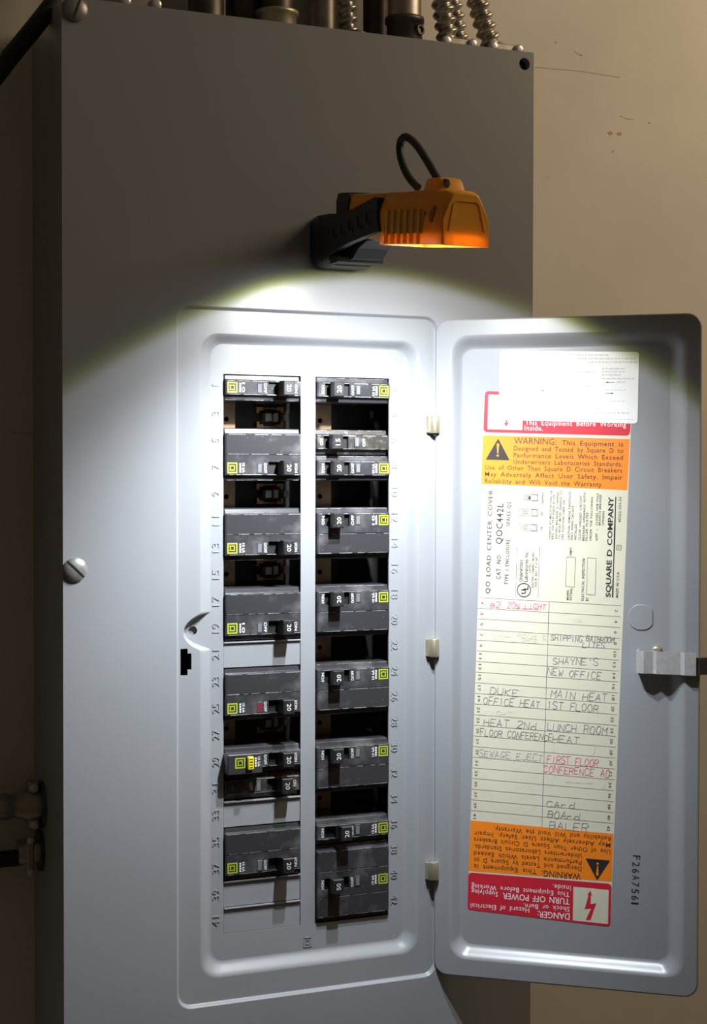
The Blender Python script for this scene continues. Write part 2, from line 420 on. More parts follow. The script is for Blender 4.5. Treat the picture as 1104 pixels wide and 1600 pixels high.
# --- hinges
for zc in (-33.8, -200.3, -367.4):
    mb = MB(); hx, hy = 278.6, -1.2
    mb.lathe((hx, hy, zc-6.6), (0, 0, 1), [(3.5, 0), (3.7, .4), (3.7, 12.8), (3.5, 13.2)], seg=20)
    hg = mb.obj('hinge', BRASS, panel)
    MB().lathe((hx, hy, zc-8.4), (0, 0, 1), [(1.3, 0), (1.3, 1.8)], seg=12).obj('hinge_pin', DKMET, hg)
    MB().box(hx-5.2, hx-2.6, -.4, D1-.2, zc-6.2, zc+6.2).obj('hinge_leaf', BRASS, hg)

# ================================================================== door
PHI = math.radians(39.627); HX = 279.06
DD = Vector((math.cos(PHI), -math.sin(PHI), 0)); DN = Vector((-math.sin(PHI), -math.cos(PHI), 0))   # along the door, towards the viewer
DW = -8.0
def df(u, v, c=0): return tuple(Vector((HX, 0, 0))+DD*u+DN*c+Vector((0, 0, v)))
def dl(u, v, c): return df(u, v, DW+c)                                 # on the sunken face
def duv(px, py, wd=DW):
    c, d = ray(px, py); p0 = Vector((HX, 0, 0))+DN*wd; P = c+d*((p0-c).dot(DN)/d.dot(DN))
    return ((P-Vector((HX, 0, 0))).dot(DD), P.z)
def G(px, py, wd=DW): return duv(px, py, wd)
mb = MB()
DO = (1.5, 193.0, -444.4, 42.6)
outer = rr(*DO, 9)
steps = []
oa, ob = (12.0, 184.5, -432.5, 32.0), (20.0, 171.8, -422.6, 22.0)
for t in (0, .08, .2, .35, .5, .65, .8, .92, 1):
    q = [a+(b-a)*t for a, b in zip(oa, ob)]; c = DW*(3*t*t-2*t**3)
    steps.append([df(u, v, c) for u, v in rr(*q, 13-5*t)])
r_in = rr(*oa, 13)
mb.flat(outer, [r_in], lambda a, b: df(a, b, 0)); mb.loft(steps)
mb.flat(rr(*ob, 8), [], lambda a, b: df(a, b, DW))
# rounded lip and back face give the sheet its thickness
lip = []
for t in range(5):
    a = math.pi/2*t/4; lip.append([df(u, v, -1.2*(1-math.cos(a))) for u, v in rr(DO[0]-1.2*math.sin(a), DO[1]+1.2*math.sin(a), DO[2]-1.2*math.sin(a), DO[3]+1.2*math.sin(a), 9+1.2*math.sin(a))])
lip.append([df(u, v, -3.0) for u, v in rr(DO[0]-1.2, DO[1]+1.2, DO[2]-1.2, DO[3]+1.2, 10.2)])
lip.append([df(u, v, -3.0) for u, v in rr(DO[0]+2, DO[1]-2, DO[2]+2, DO[3]-2, 7)])
mb.loft(lip)
bs = []
for t in (0, .3, .7, 1):
    q = [a+(b-a)*t for a, b in zip(oa, ob)]; c = -1.5+DW*(3*t*t-2*t**3)
    bs.append([df(u, v, c) for u, v in rr(*q, 13-5*t)])
mb.flat(outer, [r_in], lambda a, b: df(a, b, -1.5)); mb.loft(bs); mb.flat(rr(*ob, 8), [], lambda a, b: df(a, b, DW-1.5))
door = mb.obj('door', PAINT, panel)
def dpart(name, material): return lambda mb: mb.obj(name, material, door)
def dquad(name, q, material, c, th=.12):
    mb = MB(); mb.prism([G(*p) for p in q], lambda a, b: dl(a, b, c-th), lambda a, b: dl(a, b, c)); return mb.obj(name, material, door)
# label sheet and its coloured fields
def round_quad(q, r, n=4):
    P = [Vector(G(*p)) for p in q]; out = []
    for i in range(4):
        p = P[i]; a = (P[i-1]-p).normalized(); b = (P[(i+1) % 4]-p).normalized()
        for k in range(n+1):
            t = k/n; s0 = p+a*r; s1 = p+b*r; out.append(tuple((1-t)**2*s0+2*t*(1-t)*p+t*t*s1))
    return out
mb = MB(); mb.prism(round_quad([(757.5, 611), (987.5, 618), (953, 1448), (730, 1421)], 3), lambda a, b: dl(a, b, 0), lambda a, b: dl(a, b, .12))
tag(mb.obj('directory_label', CREAM, door), 'cream paper circuit directory with orange and red warning blocks')
mb = MB(); mb.prism(round_quad([(757.5, 611), (987.5, 618), (983.5, 681), (755, 675.5)], 3), lambda a, b: dl(a, b, .13), lambda a, b: dl(a, b, .18)); mb.obj('danger_field', RED, door)
dquad('warning_field', [(754.5, 680), (983.5, 686), (979.5, 766), (751.5, 756)], ORANGE, .18, .05)
dquad('warning_field', [(735, 1281.5), (958, 1303), (955, 1377.5), (731.5, 1360.5)], ORANGE, .18, .05)
mb = MB(); mb.prism(round_quad([(731.2, 1363), (955, 1381), (953, 1448), (730, 1421)], 3), lambda a, b: dl(a, b, .13), lambda a, b: dl(a, b, .18)); mb.obj('danger_field', RED, door)
dquad('danger_symbol_field', [(762.5, 616.5), (816, 618), (815.5, 672), (761.5, 670.5)], CREAM, .22, .04)
dquad('danger_symbol_field', [(895.5, 1385.4), (950.8, 1390.5), (949.3, 1443.7), (894.5, 1438)], CREAM, .22, .04)
Z = lambda x, y, x0, y0, s: (x0+x/s, y0+y/s)
def lines(name, material, L, bold=0, lift=.26, wordsp=1.5, chsp=1.0):
    for s, a, b, h in L:
        mb = MB(); text(mb, s, G(*a), G(*b), h/2.13, dl, lift, bold, 0, wordsp, chsp); mb.obj(name, material, door)
# upright warning
lines('warning_text', INK, [
 ('WARNING:', (802.7, 693.3), (868.6, 695), 9.6)], bold=.0)
lines('warning_text', INK, [
 ('This Equipment is', (877.5, 695.4), (973.2, 697.8), 7.4),
 ('Designed and Tested by Square D to', (802.3, 704), (973.2, 708), 7.2),
 ('Performance Levels Which Exceed', (802, 714.6), (972.6, 718.7), 7.2),
 ('Underwriters Laboratories Standards.', (801.6, 724.6), (972, 728.9), 7.2),
 ('Use of Other Than Square D Circuit Breakers', (757.7, 733.6), (971.4, 738.6), 7.2),
 ('May Adversely Affect User Safety. Impair', (757.2, 744), (972, 749.7), 7.2),
 ('Reliability and Will Void the Warranty.', (757, 754.5), (941.5, 760.6), 7.2)], bold=.006, wordsp=1.8, chsp=1.1)
# inverted warning
lines('warning_text', INK, [('WARNING:', (907.2, 1365), (846, 1359.5), 9.6)], bold=.004)
lines('warning_text', INK, [
 ('This Equipment is', (838, 1358.5), (740.3, 1349.9), 7.4),
 ('Designed and Tested by Square D to', (908.2, 1354), (740.3, 1339.7), 7.2),
 ('Performance Levels Which Exceed', (908.2, 1344.3), (740.3, 1329.6), 7.2),
 ('Underwriters Laboratories Standards.', (909, 1334.3), (740.3, 1318.9), 7.2),
 ('Use of Other Than Square D Circuit Breakers', (953.3, 1327.5), (740.3, 1308.3), 7.2),
 ('May Adversely Affect User Safety. Impair', (953.3, 1317.2), (741, 1298.4), 7.2),
 ('Reliability and Will Void the Warranty.', (953.8, 1306.8), (772, 1291.6), 7.2)], bold=.002, wordsp=1.8, chsp=1.1)
def tri_mark(q, flip):
    mb = MB(); P = [Vector(G(*p)) for p in q]; c = (P[0]+P[1]+P[2])/3
    mb.prism(round3(P, 1.0), lambda a, b: dl(a, b, .2), lambda a, b: dl(a, b, .25)); mb.obj('warning_triangle', INK, door)
    ap = P[0]; base = (P[1]+P[2])/2; ax = (ap-base); up = ax.normalized(); sd = Vector((up.y, -up.x)); H = ax.length
    mb = MB()
    mb.prism([tuple(base+up*H*t+sd*k*H) for t, k in ((.30, -.022), (.30, .022), (.72, .062), (.76, .045), (.78, 0), (.76, -.045), (.72, -.062))], lambda a, b: dl(a, b, .26), lambda a, b: dl(a, b, .3))
    c = base+up*H*.2; mb.flat(circ(c.x, c.y, H*.055, 12), [], lambda a, b: dl(a, b, .3)); mb.obj('exclamation_mark', ORANGE, door)
def round3(P, r):
    out = []
    for i in range(3):
        p = P[i]; a = (P[i-1]-p).normalized(); b = (P[(i+1) % 3]-p).normalized()
        for k in range(4): t = k/3; out.append(tuple((1-t)**2*(p+a*r)+2*t*(1-t)*p+t*t*(p+b*r)))
    return out
tri_mark([(778, 685), (758.3, 718.2), (796, 719.2)], 0)
tri_mark([(932.5, 1375.6), (953, 1344.5), (914.2, 1341)], 1)
# danger texts
lines('danger_text', STICK, [
 ('DANGER:', (889.4, 1427.2), (839.7, 1423.4), 10),
 ('TURN OFF POWER', (889.4, 1404), (785.4, 1394.8), 9.6)], bold=.004)
lines('danger_text', STICK, [
 ('Hazard of Electrical', (826.5, 1418.6), (735.2, 1411.3), 7.6),
 ('Shock or Burn.', (889.4, 1417), (817.6, 1411.4), 7.6),
 ('Supplying', (777.8, 1393.8), (736.5, 1388.6), 7.6),
 ('This Equipment Before Working', (889.4, 1394), (736.5, 1380.8), 7.6),
 ('Inside.', (891.4, 1384), (863.3, 1381.6), 7.6)], wordsp=1.8, chsp=1.1)
lines('danger_text', STICK, [
 ('This Equipment Before Working', (820, 663.9), (977.6, 667.2), 7.6), ('Inside.', (819, 672.2), (847.7, 673), 7.6)], wordsp=1.8, chsp=1.1)
mb = MB(); bolt = [(795, 478), (807, 511), (799, 507), (797, 562), (833, 556), (797, 661), (768, 659), (800, 590), (761, 594), (785, 508), (777, 507)]
mb.prism([G(*Z(x, y, 720, 1270, 3.943)) for x, y in bolt], lambda a, b: dl(a, b, .23), lambda a, b: dl(a, b, .27)); mb.obj('lightning_bolt', RED, door)
mb = MB(); bolt = [(793.5, 655), (791.6, 661), (795, 659.5), (790.2, 667), (786.6, 659.2), (789.6, 661), (789.4, 640), (794, 640)]
mb.prism([G(*p) for p in bolt], lambda a, b: dl(a, b, .23), lambda a, b: dl(a, b, .27)); mb.obj('lightning_bolt', RED, door)
# maker's block, read from the side
lines('printed_text', THIN, [
 ('QO LOAD CENTER COVER', (764.9, 927.5), (769.7, 765.4), 6.9), ('CAT. NO.', (781.6, 905.2), (782.6, 865.4), 7), ('QOC442L', (783.9, 850.2), (786.4, 786.8), 10),
 ('TYPE 1 ENCLOSURE', (793.5, 913.6), (796, 842.6), 5.6), ('SERIES Q2', (796.3, 822.3), (798, 784.2), 5.6)], bold=.018, wordsp=1.6, chsp=1.15)
lines('printed_text', THIN, [
 ('TRIPPED', (849.3, 788), (849.6, 769), 3.8), ('OFF', (848.1, 806), (848.3, 799), 3.8), ('ON', (847.3, 829), (847.6, 823), 3.8), ('LISTED', (828.8, 894.4), (828.8, 880.4), 3),
 ('ELECTRIC CABINET FRONT', (833.2, 917.8), (834.5, 863.3), 3.3), ('ISSUE NO. P-2160', (838.3, 916.6), (839.2, 871), 3.3),
 ('HANDLE AT MID-POSITION OR', (859.7, 842.4), (862.8, 766), 3.3), ('RED VISI-TRIP INDICATOR', (864.3, 842.4), (866.9, 773.3), 3.3),
 ('SHOWS BREAKER IS TRIPPED', (870, 842.4), (873, 768.2), 3.3), ('TO RESET MOVE HANDLE TO', (874.9, 842.4), (878, 766.3), 3.3), ('OFF POSITION THEN ON', (880.3, 843), (882.5, 781.6), 3.3),
 ('CAUTION. REMOVE TWISTOUTS', (889.5, 843.7), (892, 768.2), 3.3), ('ONLY WHEN CIRCUITS', (894.5, 844.3), (896.4, 790.4), 3.3), ('INSTALLED.', (900.2, 843.7), (901.1, 817.7), 3.3),
 ('CLOSE UNUSED CIRCUIT', (906.6, 844.3), (909.1, 774.6), 3.3), ('BREAKER OPENINGS WITH', (912.5, 845), (915, 770), 3.3), ('FILLER PLATES.', (917.4, 845), (918.9, 799.3), 3.3),
 ('ORDER THE FOLLOWING', (923.7, 845), (926.2, 776.5), 3.3), ('QOFP', (933, 845), (933.4, 833.5), 3.3), ('-', (933.4, 829.5), (933.5, 827), 3.3), ('CLOSES ONE POLE', (933.2, 820.9), (934.9, 770.8), 3.3),
 ('BRANCH BREAKER', (937.9, 820.9), (939.5, 772.7), 3.3), ('OPENING', (943.3, 820.9), (944, 798.7), 3.3),
 ('MADE IN U.S.A.', (965.5, 933.7), (966.8, 893), 3.8), ('40262-323-03', (969.3, 816.4), (970.6, 776.5), 3.8),
 ('MAINS', (888.2, 937.5), (888.6, 921.6), 3.6), ('RATING', (892.6, 937.9), (893.9, 919.7), 3.6), ('AMPS', (892.6, 868.4), (893.3, 855.7), 3.6),
 ('ELECTRICAL INSPECTION', (911.6, 938.5), (913.5, 872.8), 3.8), ('BY', (918.9, 938.8), (919, 933), 3.8)], bold=.008, wordsp=1.6, chsp=1.1)
lines('printed_text', INK, [('Underwriters', (816, 908.3), (816.4, 874.7), 6), ('Laboratories Inc.', (824.3, 909), (825, 861.5), 6)], bold=.004)
lines('maker_name', INK, [('SQUARE D COMPANY', (953.2, 933.2), (957.9, 776.5), 7.2)], bold=.026, wordsp=1.3)
mb = MB(); stroke(mb, G(956.6, 933.4), G(961.6, 776.2), .85, dl, .26); mb.obj('name_underline', INK, door)
mb = MB(); c = G(818.2, 922); mb.flat(circ(*c, 5.3, 32), [circ(*c, 4.65, 32)], lambda a, b: dl(a, b, .26))
text(mb, 'U', G(821.2, 928), G(821.2, 921), 3.4, dl, .26, .03); text(mb, 'L', G(824.8, 921.6), G(824.8, 915.8), 3.4, dl, .26, .03)
mb.obj('listing_mark', INK, door)
mb = MB()
for a, b in (((805.3, 932.4), (807.6, 855)), ((840.2, 933.7), (842.7, 855))): stroke(mb, G(*a), G(*b), .28, dl, .26)
ring_frame(mb, [G(*p) for p in ((885, 870.3), (898.6, 870.9), (897.3, 917.2), (883.4, 916.2))], .25, dl, .26)
ring_frame(mb, [G(*p) for p in ((917.6, 871.6), (931, 872.6), (929.4, 929.9), (915.8, 928.6))], .25, dl, .26)
ring_frame(mb, [G(*p) for p in ((963.2, 851.5), (970.6, 852), (970.2, 860), (962.7, 859.5))], .25, dl, .26)
ring_frame(mb, [G(*p) for p in ((965.2, 853.6), (968.6, 853.9), (968.3, 858), (964.9, 857.7))], .25, dl, .26)
for (y0, dx) in ((782, 0), (805.6, -.6), (829, -1.2)):       # the three handle-position diagrams
    q = lambda x, y: G(811+dx+x, y0-10.5+y+x*.04)
    ring_frame(mb, [q(0, 0), q(29, 0), q(29, 10.2), q(0, 10.2)], .2, dl, .26); ring_frame(mb, [q(20, .6), q(28.6, .6), q(28.6, 9.6), q(20, 9.6)], .25, dl, .26)
    ring_frame(mb, [q(5, 1.5), q(16.5, 1.5), q(16.5, 8.6), q(5, 8.6)], .2, dl, .26)
    ring_frame(mb, [q(8, 3), q(13, 3), q(13, 7), q(8, 7)], .35, dl, .26)
    for t in (1.5, 2.8, 4): stroke(mb, q(t, 2), q(t, 8), .2, dl, .26)
q = G(827, 777.8); mb.flat([(q[0]-.9, q[1]-1.2), (q[0]+.9, q[1]-1.2), (q[0]+.9, q[1]+1.2), (q[0]-.9, q[1]+1.2)], [], lambda a, b: dl(a, b, .28))
# directory table
TL, TR, BL, BR = (747.3, 933.5), (970.5, 946.5), (734.8, 1282.5), (957.5, 1303.5)
def tp(a, b):
    t = [(1-a)*TL[i]+a*TR[i] for i in (0, 1)]; v = [(1-a)*BL[i]+a*BR[i] for i in (0, 1)]
    return ((1-b)*t[0]+b*v[0], (1-b)*t[1]+b*v[1])
for r_ in range(22):
    if r_ < 21: stroke(mb, G(*tp(0.0, r_/21)), G(*tp(.995, r_/21)), .2, dl, .25)
stroke(mb, G(857.5, 939.8), G(846.2, 1292.5), .3, dl, .25)
mb.obj('table_rules', THIN, door)
L = []
for r_ in range(21):
    for num, a in ((2*r_+1, .028), (2*r_+2, .965)):
        s = str(num); c = tp(a, (r_+.48)/21); hl = 2.1*len(s) if num != 1 else .7
        L.append((s, (c[0]-2.1, c[1]-hl), (c[0]-2.3, c[1]+hl), 4.4))
lines('row_number', THIN, L, bold=0)
# handwriting
def hand(name, material, L, x0=720, y0=930, wd=.42):
    for s, a, b, h in L:
        mb = MB(); scrawl(mb, s, G(*Z(*a, x0, y0, 3.943)), G(*Z(*b, x0, y0, 3.943)), h/3.943/2.13, dl, .27, wd); mb.obj(name, material, door)
hand('pencil_writing', PENCIL, [('SHIPPING', (552, 275), (752, 290), 34), ('BATHROOM', (770, 282), (945, 297), 34), ('LITES', (748, 320), (890, 327), 32), ("SHAYNE'S", (565, 424), (850, 432), 42), ('NEW OFFICE', (530, 490), (868, 522), 42),
 ('DUKE', (178, 606), (360, 625), 44), ('MAIN HEAT', (552, 630), (905, 655), 44), ('OFFICE HEAT', (137, 668), (490, 698), 44), ('1ST FLOOR', (528, 698), (850, 722), 46)])
hand('pencil_writing', PENCIL, [('HEAT 2Nd', (137, 132), (470, 158), 44), ('LUNCH ROOM', (530, 160), (905, 190), 44), ('FLOOR CONFERENCE', (118, 193), (565, 228), 40), ('HEAT', (562, 234), (735, 246), 42),
 ('CArd', (525, 634), (708, 645), 40), ('BOArd', (532, 698), (735, 716), 42), ('BALER', (542, 768), (790, 788), 46)], y0=1100)
hand('faded_pencil_writing', PENCIL, [('SEWAGE EJECT', (108, 322), (508, 354), 42)], y0=1100, wd=.26)
hand('erased_writing', GHOST, [('WOOD ROOM &', (190, 250), (530, 278), 30), ('LIGHTS', (320, 285), (470, 296), 28), ('350TH', (625, 178), (740, 185), 40)], wd=.4)
hand('erased_writing', GHOST, [('LIGHT', (150, 70), (315, 80), 34), ('(', (560, 300), (600, 300), 70), (')', (800, 310), (840, 310), 70), ('(', (560, 500), (600, 500), 60), (')', (860, 525), (900, 525), 90), ('~~~', (640, 490), (830, 500), 20)], y0=1100, wd=.4)
hand('red_pen_writing', PINKINK, [('82', (178, 76), (250, 80), 36), ('ZON LIGHT', (285, 78), (525, 90), 34), ('+~~~', (335, 92), (490, 98), 22)])
hand('red_pen_writing', PINKINK, [('FIRST FLOOR', (528, 360), (848, 386), 44), ('CONFERENCE AC', (508, 418), (920, 452), 44)], y0=1100)
# white sticker over the top of the directory label
mb = MB(); mb.prism(round_quad([(781, 548), (998.5, 550), (995.5, 662), (778.5, 656)], 2.6), lambda a, b: dl(a, b, .28), lambda a, b: dl(a, b, .45))
tag(mb.obj('white_sticker', STICK, door), 'white sticker with faint print over the red block')
mb = MB()
ZS = lambda x, y: (860+x/7.36, 540+y/7.36)
for x0, x1, y in ((200, 670, 108), (300, 970, 150), (430, 990, 190), (590, 860, 265), (590, 850, 300), (590, 800, 338), (590, 970, 380), (760, 870, 420), (270, 500, 300), (320, 480, 465), (270, 590, 730), (250, 910, 775), (280, 950, 850), (620, 860, 512), (620, 860, 640)):
    x = x0
    while x < x1:
        d = random.uniform(18, 55); d = min(d, x1-x+4)
        stroke(mb, G(*ZS(x, y)), G(*ZS(x+d, y+d*.03)), .9 if y < 780 and y not in (512, 640) else .5, dl, .5); x += d+12
mb.obj('faint_print', FAINT, door)
mb = MB()
for x0, x1, y, hd in ((630, 735, 423, 1), (630, 725, 550, -1)):
    stroke(mb, G(*ZS(x0, y)), G(*ZS(x1, y)), .3, dl, .5); xx = x0 if hd > 0 else x1
    mb.flat([G(*ZS(xx, y)), G(*ZS(xx+hd*30, y-9)), G(*ZS(xx+hd*30, y+9))], [], lambda a, b: dl(a, b, .52))
stroke(mb, G(853, 602), G(862, 598), .3, dl, .5); stroke(mb, G(846, 610.5), G(850, 610), .7, dl, .5)
mb.obj('printed_arrow', INK, door)
# stamped serial, knock-out disc, latch
mb = MB()
ser = 'F26A7561'
for i, ch in enumerate(ser):
    y = 1336+i*(1420-1336)/8; x = 988.2-i*.42+random.uniform(-.5, .5); c0 = G(x, y); c1 = G(x-.1, y+7.2)
    if ch == '1': c1 = G(x-.1, y+3.2)
    text(mb, ch, c0, c1, 5.2, dl, .05, .012)
tag(mb.obj('stamped_serial', INK, door), 'black stamped characters F26A7561')
mb = MB(); c = G(1001.5, 964.5)
P = [(x, z) for x, z in circ(c[0], c[1], 9.6, 48)]; P = [(min(x, c[0]+8.2), max(min(z, c[1]+9.2), c[1]-9.2)) for x, z in P]
mb.loft([[dl(x, z, 0) for x, z in P], [dl(x, z, .45) for x, z in P], [dl(c[0]+(x-c[0])*.96, c[1]+(z-c[1])*.96, .6) for x, z in P]])
mb.flat([(c[0]+(x-c[0])*.96, c[1]+(z-c[1])*.96) for x, z in P], [], lambda a, b: dl(a, b, .6))
mb.obj('knockout_disc', PAINT, door)
mb = MB(); zc = -205.6
prof = [(149.5, -7.9), (149.5, 1.2), (155, 3.6), (161.5, 1.6), (164, 3.6), (181, 3.6), (184, 6.2), (192, 6.2), (192, 4.8), (184.6, 4.8), (181.6, 2.2), (165, 2.2), (161.5, .2), (155, 2.2), (151, .2), (151, -7.9)]
mb.prism([(u, c) for u, c in prof], lambda u, c: df(u, zc+8, c), lambda u, c: df(u, zc-8, c))
latch = mb.obj('latch_bracket', CHROME, door)
mb = MB(); mb.prism([(172, -7.9), (178, -7.9), (178, 2.2), (172, 2.2)], lambda u, c: df(u, zc+5.5, c), lambda u, c: df(u, zc-5.5, c)); mb.obj('latch_leg', DKMET, door)
mb = MB(); mb.prism([(185, 4.7), (194.5, 4.7), (199.5, 1), (199.5, -4), (195.4, -4), (195.4, -1), (185, -1)], lambda u, c: df(u, zc+4.5, c), lambda u, c: df(u, zc-7.5, c)); mb.obj('latch_bolt', DKMET, door)
mb = MB(); mb.lathe(df(163.5, zc+8.2, -1), DN, [(3.2, -6.9), (3.2, 1.4), (1.6, 1.6)], seg=20); mb.obj('latch_rivet', BRASS, door)

# ================================================================== circuit breakers
FY = 7.0                         # world Y of a breaker's front face
def lf(a, b, c): return (a, -c, b)
CACHE = {}
def part(name, key, build, material, parent):
    k_ = (name,)+key
    if k_ not in CACHE:
        b = build(); CACHE[k_] = raw_mesh(name, b.V, b.F, material, sm=b.sm)
    o = bpy.data.objects.new(name, CACHE[k_]); COL.objects.link(o); o.parent = parent; return o
def U(u): return u-29.45
def breaker(first, poles, side, amp, label, style='plain', pos='on', hp=None, kA='10 kA'):
    """first: number of the first pole space; the handle pole counts from the text side"""
    k = (first-1)//2 if side < 0 else (first-2)//2
    zc = -19.05*(k+poles/2); xc = 146.75 if side < 0 else 216.95
    root = bpy.data.objects.new('circuit_breaker', None); COL.objects.link(root); root.empty_display_size = .01
    root.location = (xc*S, FY*S, (zc+ZO)*S)
    if side > 0: root.rotation_euler = (0, math.pi, 0)
    tag(root, label, 'circuit breaker', 'circuit breakers in the panel')
    H = poles*19.05-.7; pz = [H/2-9.2-19.05*i for i in range(poles)]       # pole centres, top first (left column)
    hz = pz[hp if hp is not None else poles-1]
    plast = OLDBLK if style == 'old' else BLACK
    yo = 2.5 if style == 'old' else 0.0                                    # the old one sits lower
    x0, x1 = -28.9, 28.7
    def body():
        mb = MB(); h2 = H/2
        secs = [(h2, 46), (h2, 4.6+yo), (h2-.6, 3.9+yo), (h2-3.2, 3.2+yo), (h2-3.9, .5+yo), (h2-4.3, yo)]
        bnd = []
        for i in range(poles-1):
            b = h2+.35-19.05*(i+1); bnd += [(b+.25, yo), (b+.15, .6+yo), (b-.15, .6+yo), (b-.25, yo)]
        prof = secs+bnd+[(-z, y) for z, y in secs[::-1]]
        fz0, fz1 = hz-5.1, hz+5.1
        hole = [(U(33), hz-4.4), (U(52.5), hz-4.4), (U(52.5), hz+4.4), (U(33), hz+4.4)]
        for (za, ya), (zb, yb) in zip(prof, prof[1:]):
            if abs(ya-yo) < 1e-6 and abs(yb-yo) < 1e-6 and zb < hz < za:
                mb.flat([(x0+.8, zb), (x1-.8, zb), (x1-.8, za), (x0+.8, za)], [hole], lambda a, b: (a, yo, b))
            else:
                mb.add([(x0+.8, ya, za), (x1-.8, ya, za), (x1-.8, yb, zb), (x0+.8, yb, zb)], [(0, 1, 2, 3)])
        # bevelled ends
        for xa, xb in ((x0+.8, x0), (x1-.8, x1)):
            A = [(xa, y, z) for z, y in prof]; B = [(xb, max(y+.9, 1+yo) if y < 40 else y, z) for z, y in prof]; n = len(A)
            mb.add(A+B, [(i, i+1, n+i+1, n+i) for i in range(n-1)])
            C = [(xb, 46, z) for z, y in prof]; mb.add(B+C, [(i, i+1, n+i+1, n+i) for i in range(n-1)])
        mb.loft([[(a, yo, b) for a, b in hole], [(a, yo+6, b) for a, b in hole]], smooth=False); mb.add([(a, yo+6, b) for a, b in hole], [(0, 1, 2, 3)])
        return mb
    part('breaker_body', (poles, hp, style), body, plast, root)
    def wear_highlight():  # broken strips: edge wear plus highlights painted along face edges and shoulders
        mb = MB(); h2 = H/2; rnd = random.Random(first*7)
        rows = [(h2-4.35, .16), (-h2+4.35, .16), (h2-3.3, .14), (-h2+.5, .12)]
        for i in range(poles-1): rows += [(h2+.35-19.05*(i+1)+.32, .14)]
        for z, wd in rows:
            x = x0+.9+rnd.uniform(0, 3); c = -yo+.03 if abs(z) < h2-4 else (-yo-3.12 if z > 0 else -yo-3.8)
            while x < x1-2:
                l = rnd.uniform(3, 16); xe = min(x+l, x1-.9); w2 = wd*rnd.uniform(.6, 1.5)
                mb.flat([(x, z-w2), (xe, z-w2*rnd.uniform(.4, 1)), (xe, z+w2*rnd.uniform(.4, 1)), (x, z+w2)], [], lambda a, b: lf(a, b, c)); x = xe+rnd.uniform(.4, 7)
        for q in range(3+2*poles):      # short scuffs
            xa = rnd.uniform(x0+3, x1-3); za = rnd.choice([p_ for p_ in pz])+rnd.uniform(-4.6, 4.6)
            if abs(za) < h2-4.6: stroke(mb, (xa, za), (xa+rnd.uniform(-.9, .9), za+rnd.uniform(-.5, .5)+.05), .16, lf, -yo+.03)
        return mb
    part('edge_wear_highlight', (first,), wear_highlight, WEAR_HIGHLIGHT, root)
    # handle
    tip = {'on': (41.0, 49.6), 'off': (34.4, 43.0)}[pos]; base = (40.6, 46.8) if pos == 'on' else (37.8, 44)
    rise = 9.5
    def hnd():
        mb = MB()
        def lp(ua, ub, zz, y): return [(U(ua), y, hz-zz), (U(ub), y, hz-zz), (U(ub), y, hz+zz), (U(ua), y, hz+zz)]
        m0, m1 = [(a+b)/2 for a, b in zip(base, tip)]
        return mb.loft([lp(*base, 4.0, yo+6), lp(m0-.5, m1+.5, 4.2, yo-1), lp(tip[0]-.2, tip[1]+.2, 5.3, yo-3.5), lp(*tip, 5.3, yo-rise+.7), lp(tip[0]+.7, tip[1]-.7, 4.7, yo-rise)], smooth=False, cap1=True)
    hd = part('handle', (poles, hp, pos, style), hnd, HANDLE, root)
    um = (tip[0]+tip[1])/2
    def num():
        mb = MB(); text(mb, amp, (U(um-1.7), hz+2.5), (U(um-1.7), hz-2.5), 3.2, lf, rise-yo+.06, .0); return mb
    part('amp_number', (poles, hp, pos, amp, style), num, FAINT if style == 'old' else WHITE, hd)
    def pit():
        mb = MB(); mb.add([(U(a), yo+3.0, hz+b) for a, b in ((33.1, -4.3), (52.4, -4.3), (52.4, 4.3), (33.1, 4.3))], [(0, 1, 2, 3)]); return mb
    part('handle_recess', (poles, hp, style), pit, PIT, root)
    ox = 3.5 if style == 'gfi' else 0
    gz = -7.0 if style == 'gfi' else 0         # GFI front block stands further out
    if style == 'gfi':
        def blk(): return MB().cbox(U(-.2), U(26), -7, 4, hz-8.2, hz+6.2, .7)
        part('test_block', (1,), blk, BLACK, root)
        def btn():
            return MB().cbox(U(14.2), U(18.6), -10.2, -6.8, hz-4.9, hz+4.4, .6)
        b_ = part('test_button', (1,), btn, YBTN, root)
        def bt():
            mb = MB()
            for i in range(4): mb.box(U(15.2), U(17.6), -10.28, -10.2, hz-3.6+i*2.0, hz-2.9+i*2.0)
            return mb
        part('button_print', (1,), bt, INK, b_)
    c0 = -yo+.06-gz
    if style != 'old':
        def badge():
            mb = MB(); cx = U(5.7+ox); q = 3.75
            for hw, wd in ((3.3, .95), (1.55, .75)):
                mb.flat([(cx-hw-wd/2, hz-hw-wd/2), (cx+hw+wd/2, hz-hw-wd/2), (cx+hw+wd/2, hz+hw+wd/2), (cx-hw-wd/2, hz+hw+wd/2)],
                        [[(cx-hw+wd/2, hz-hw+wd/2), (cx+hw-wd/2, hz-hw+wd/2), (cx+hw-wd/2, hz+hw-wd/2), (cx-hw+wd/2, hz+hw-wd/2)]], lambda a, b: lf(a, b, c0))
            for s_ in (-1, 1): mb.flat([(cx-2.4, hz+s_*1.55-.35), (cx-1.5, hz+s_*1.55-.35), (cx-1.5, hz+s_*1.55+.35), (cx-2.4, hz+s_*1.55+.35)], [], lambda a, b: lf(a, b, c0))
            return mb
        part('logo_badge', (poles, hp, style), badge, YEL, root)
        def prt():
            mb = MB(); o_ = 9.2 if style == 'gfi' else 0
            text(mb, kA, (U(13.0+o_), hz+3.6), (U(13.0+o_), hz-3.4), 2.0, lf, c0, .008, chsp=1.0, wordsp=1)
            for i in range(4):
                mb.flat([(U(11+o_), hz+3.3-1.75*i), (U(11+o_), hz+2.0-1.75*i), (U(12.2+o_), hz+2.0-1.75*i), (U(12.2+o_), hz+3.3-1.75*i)], [], lambda a, b: lf(a, b, c0))
            return mb
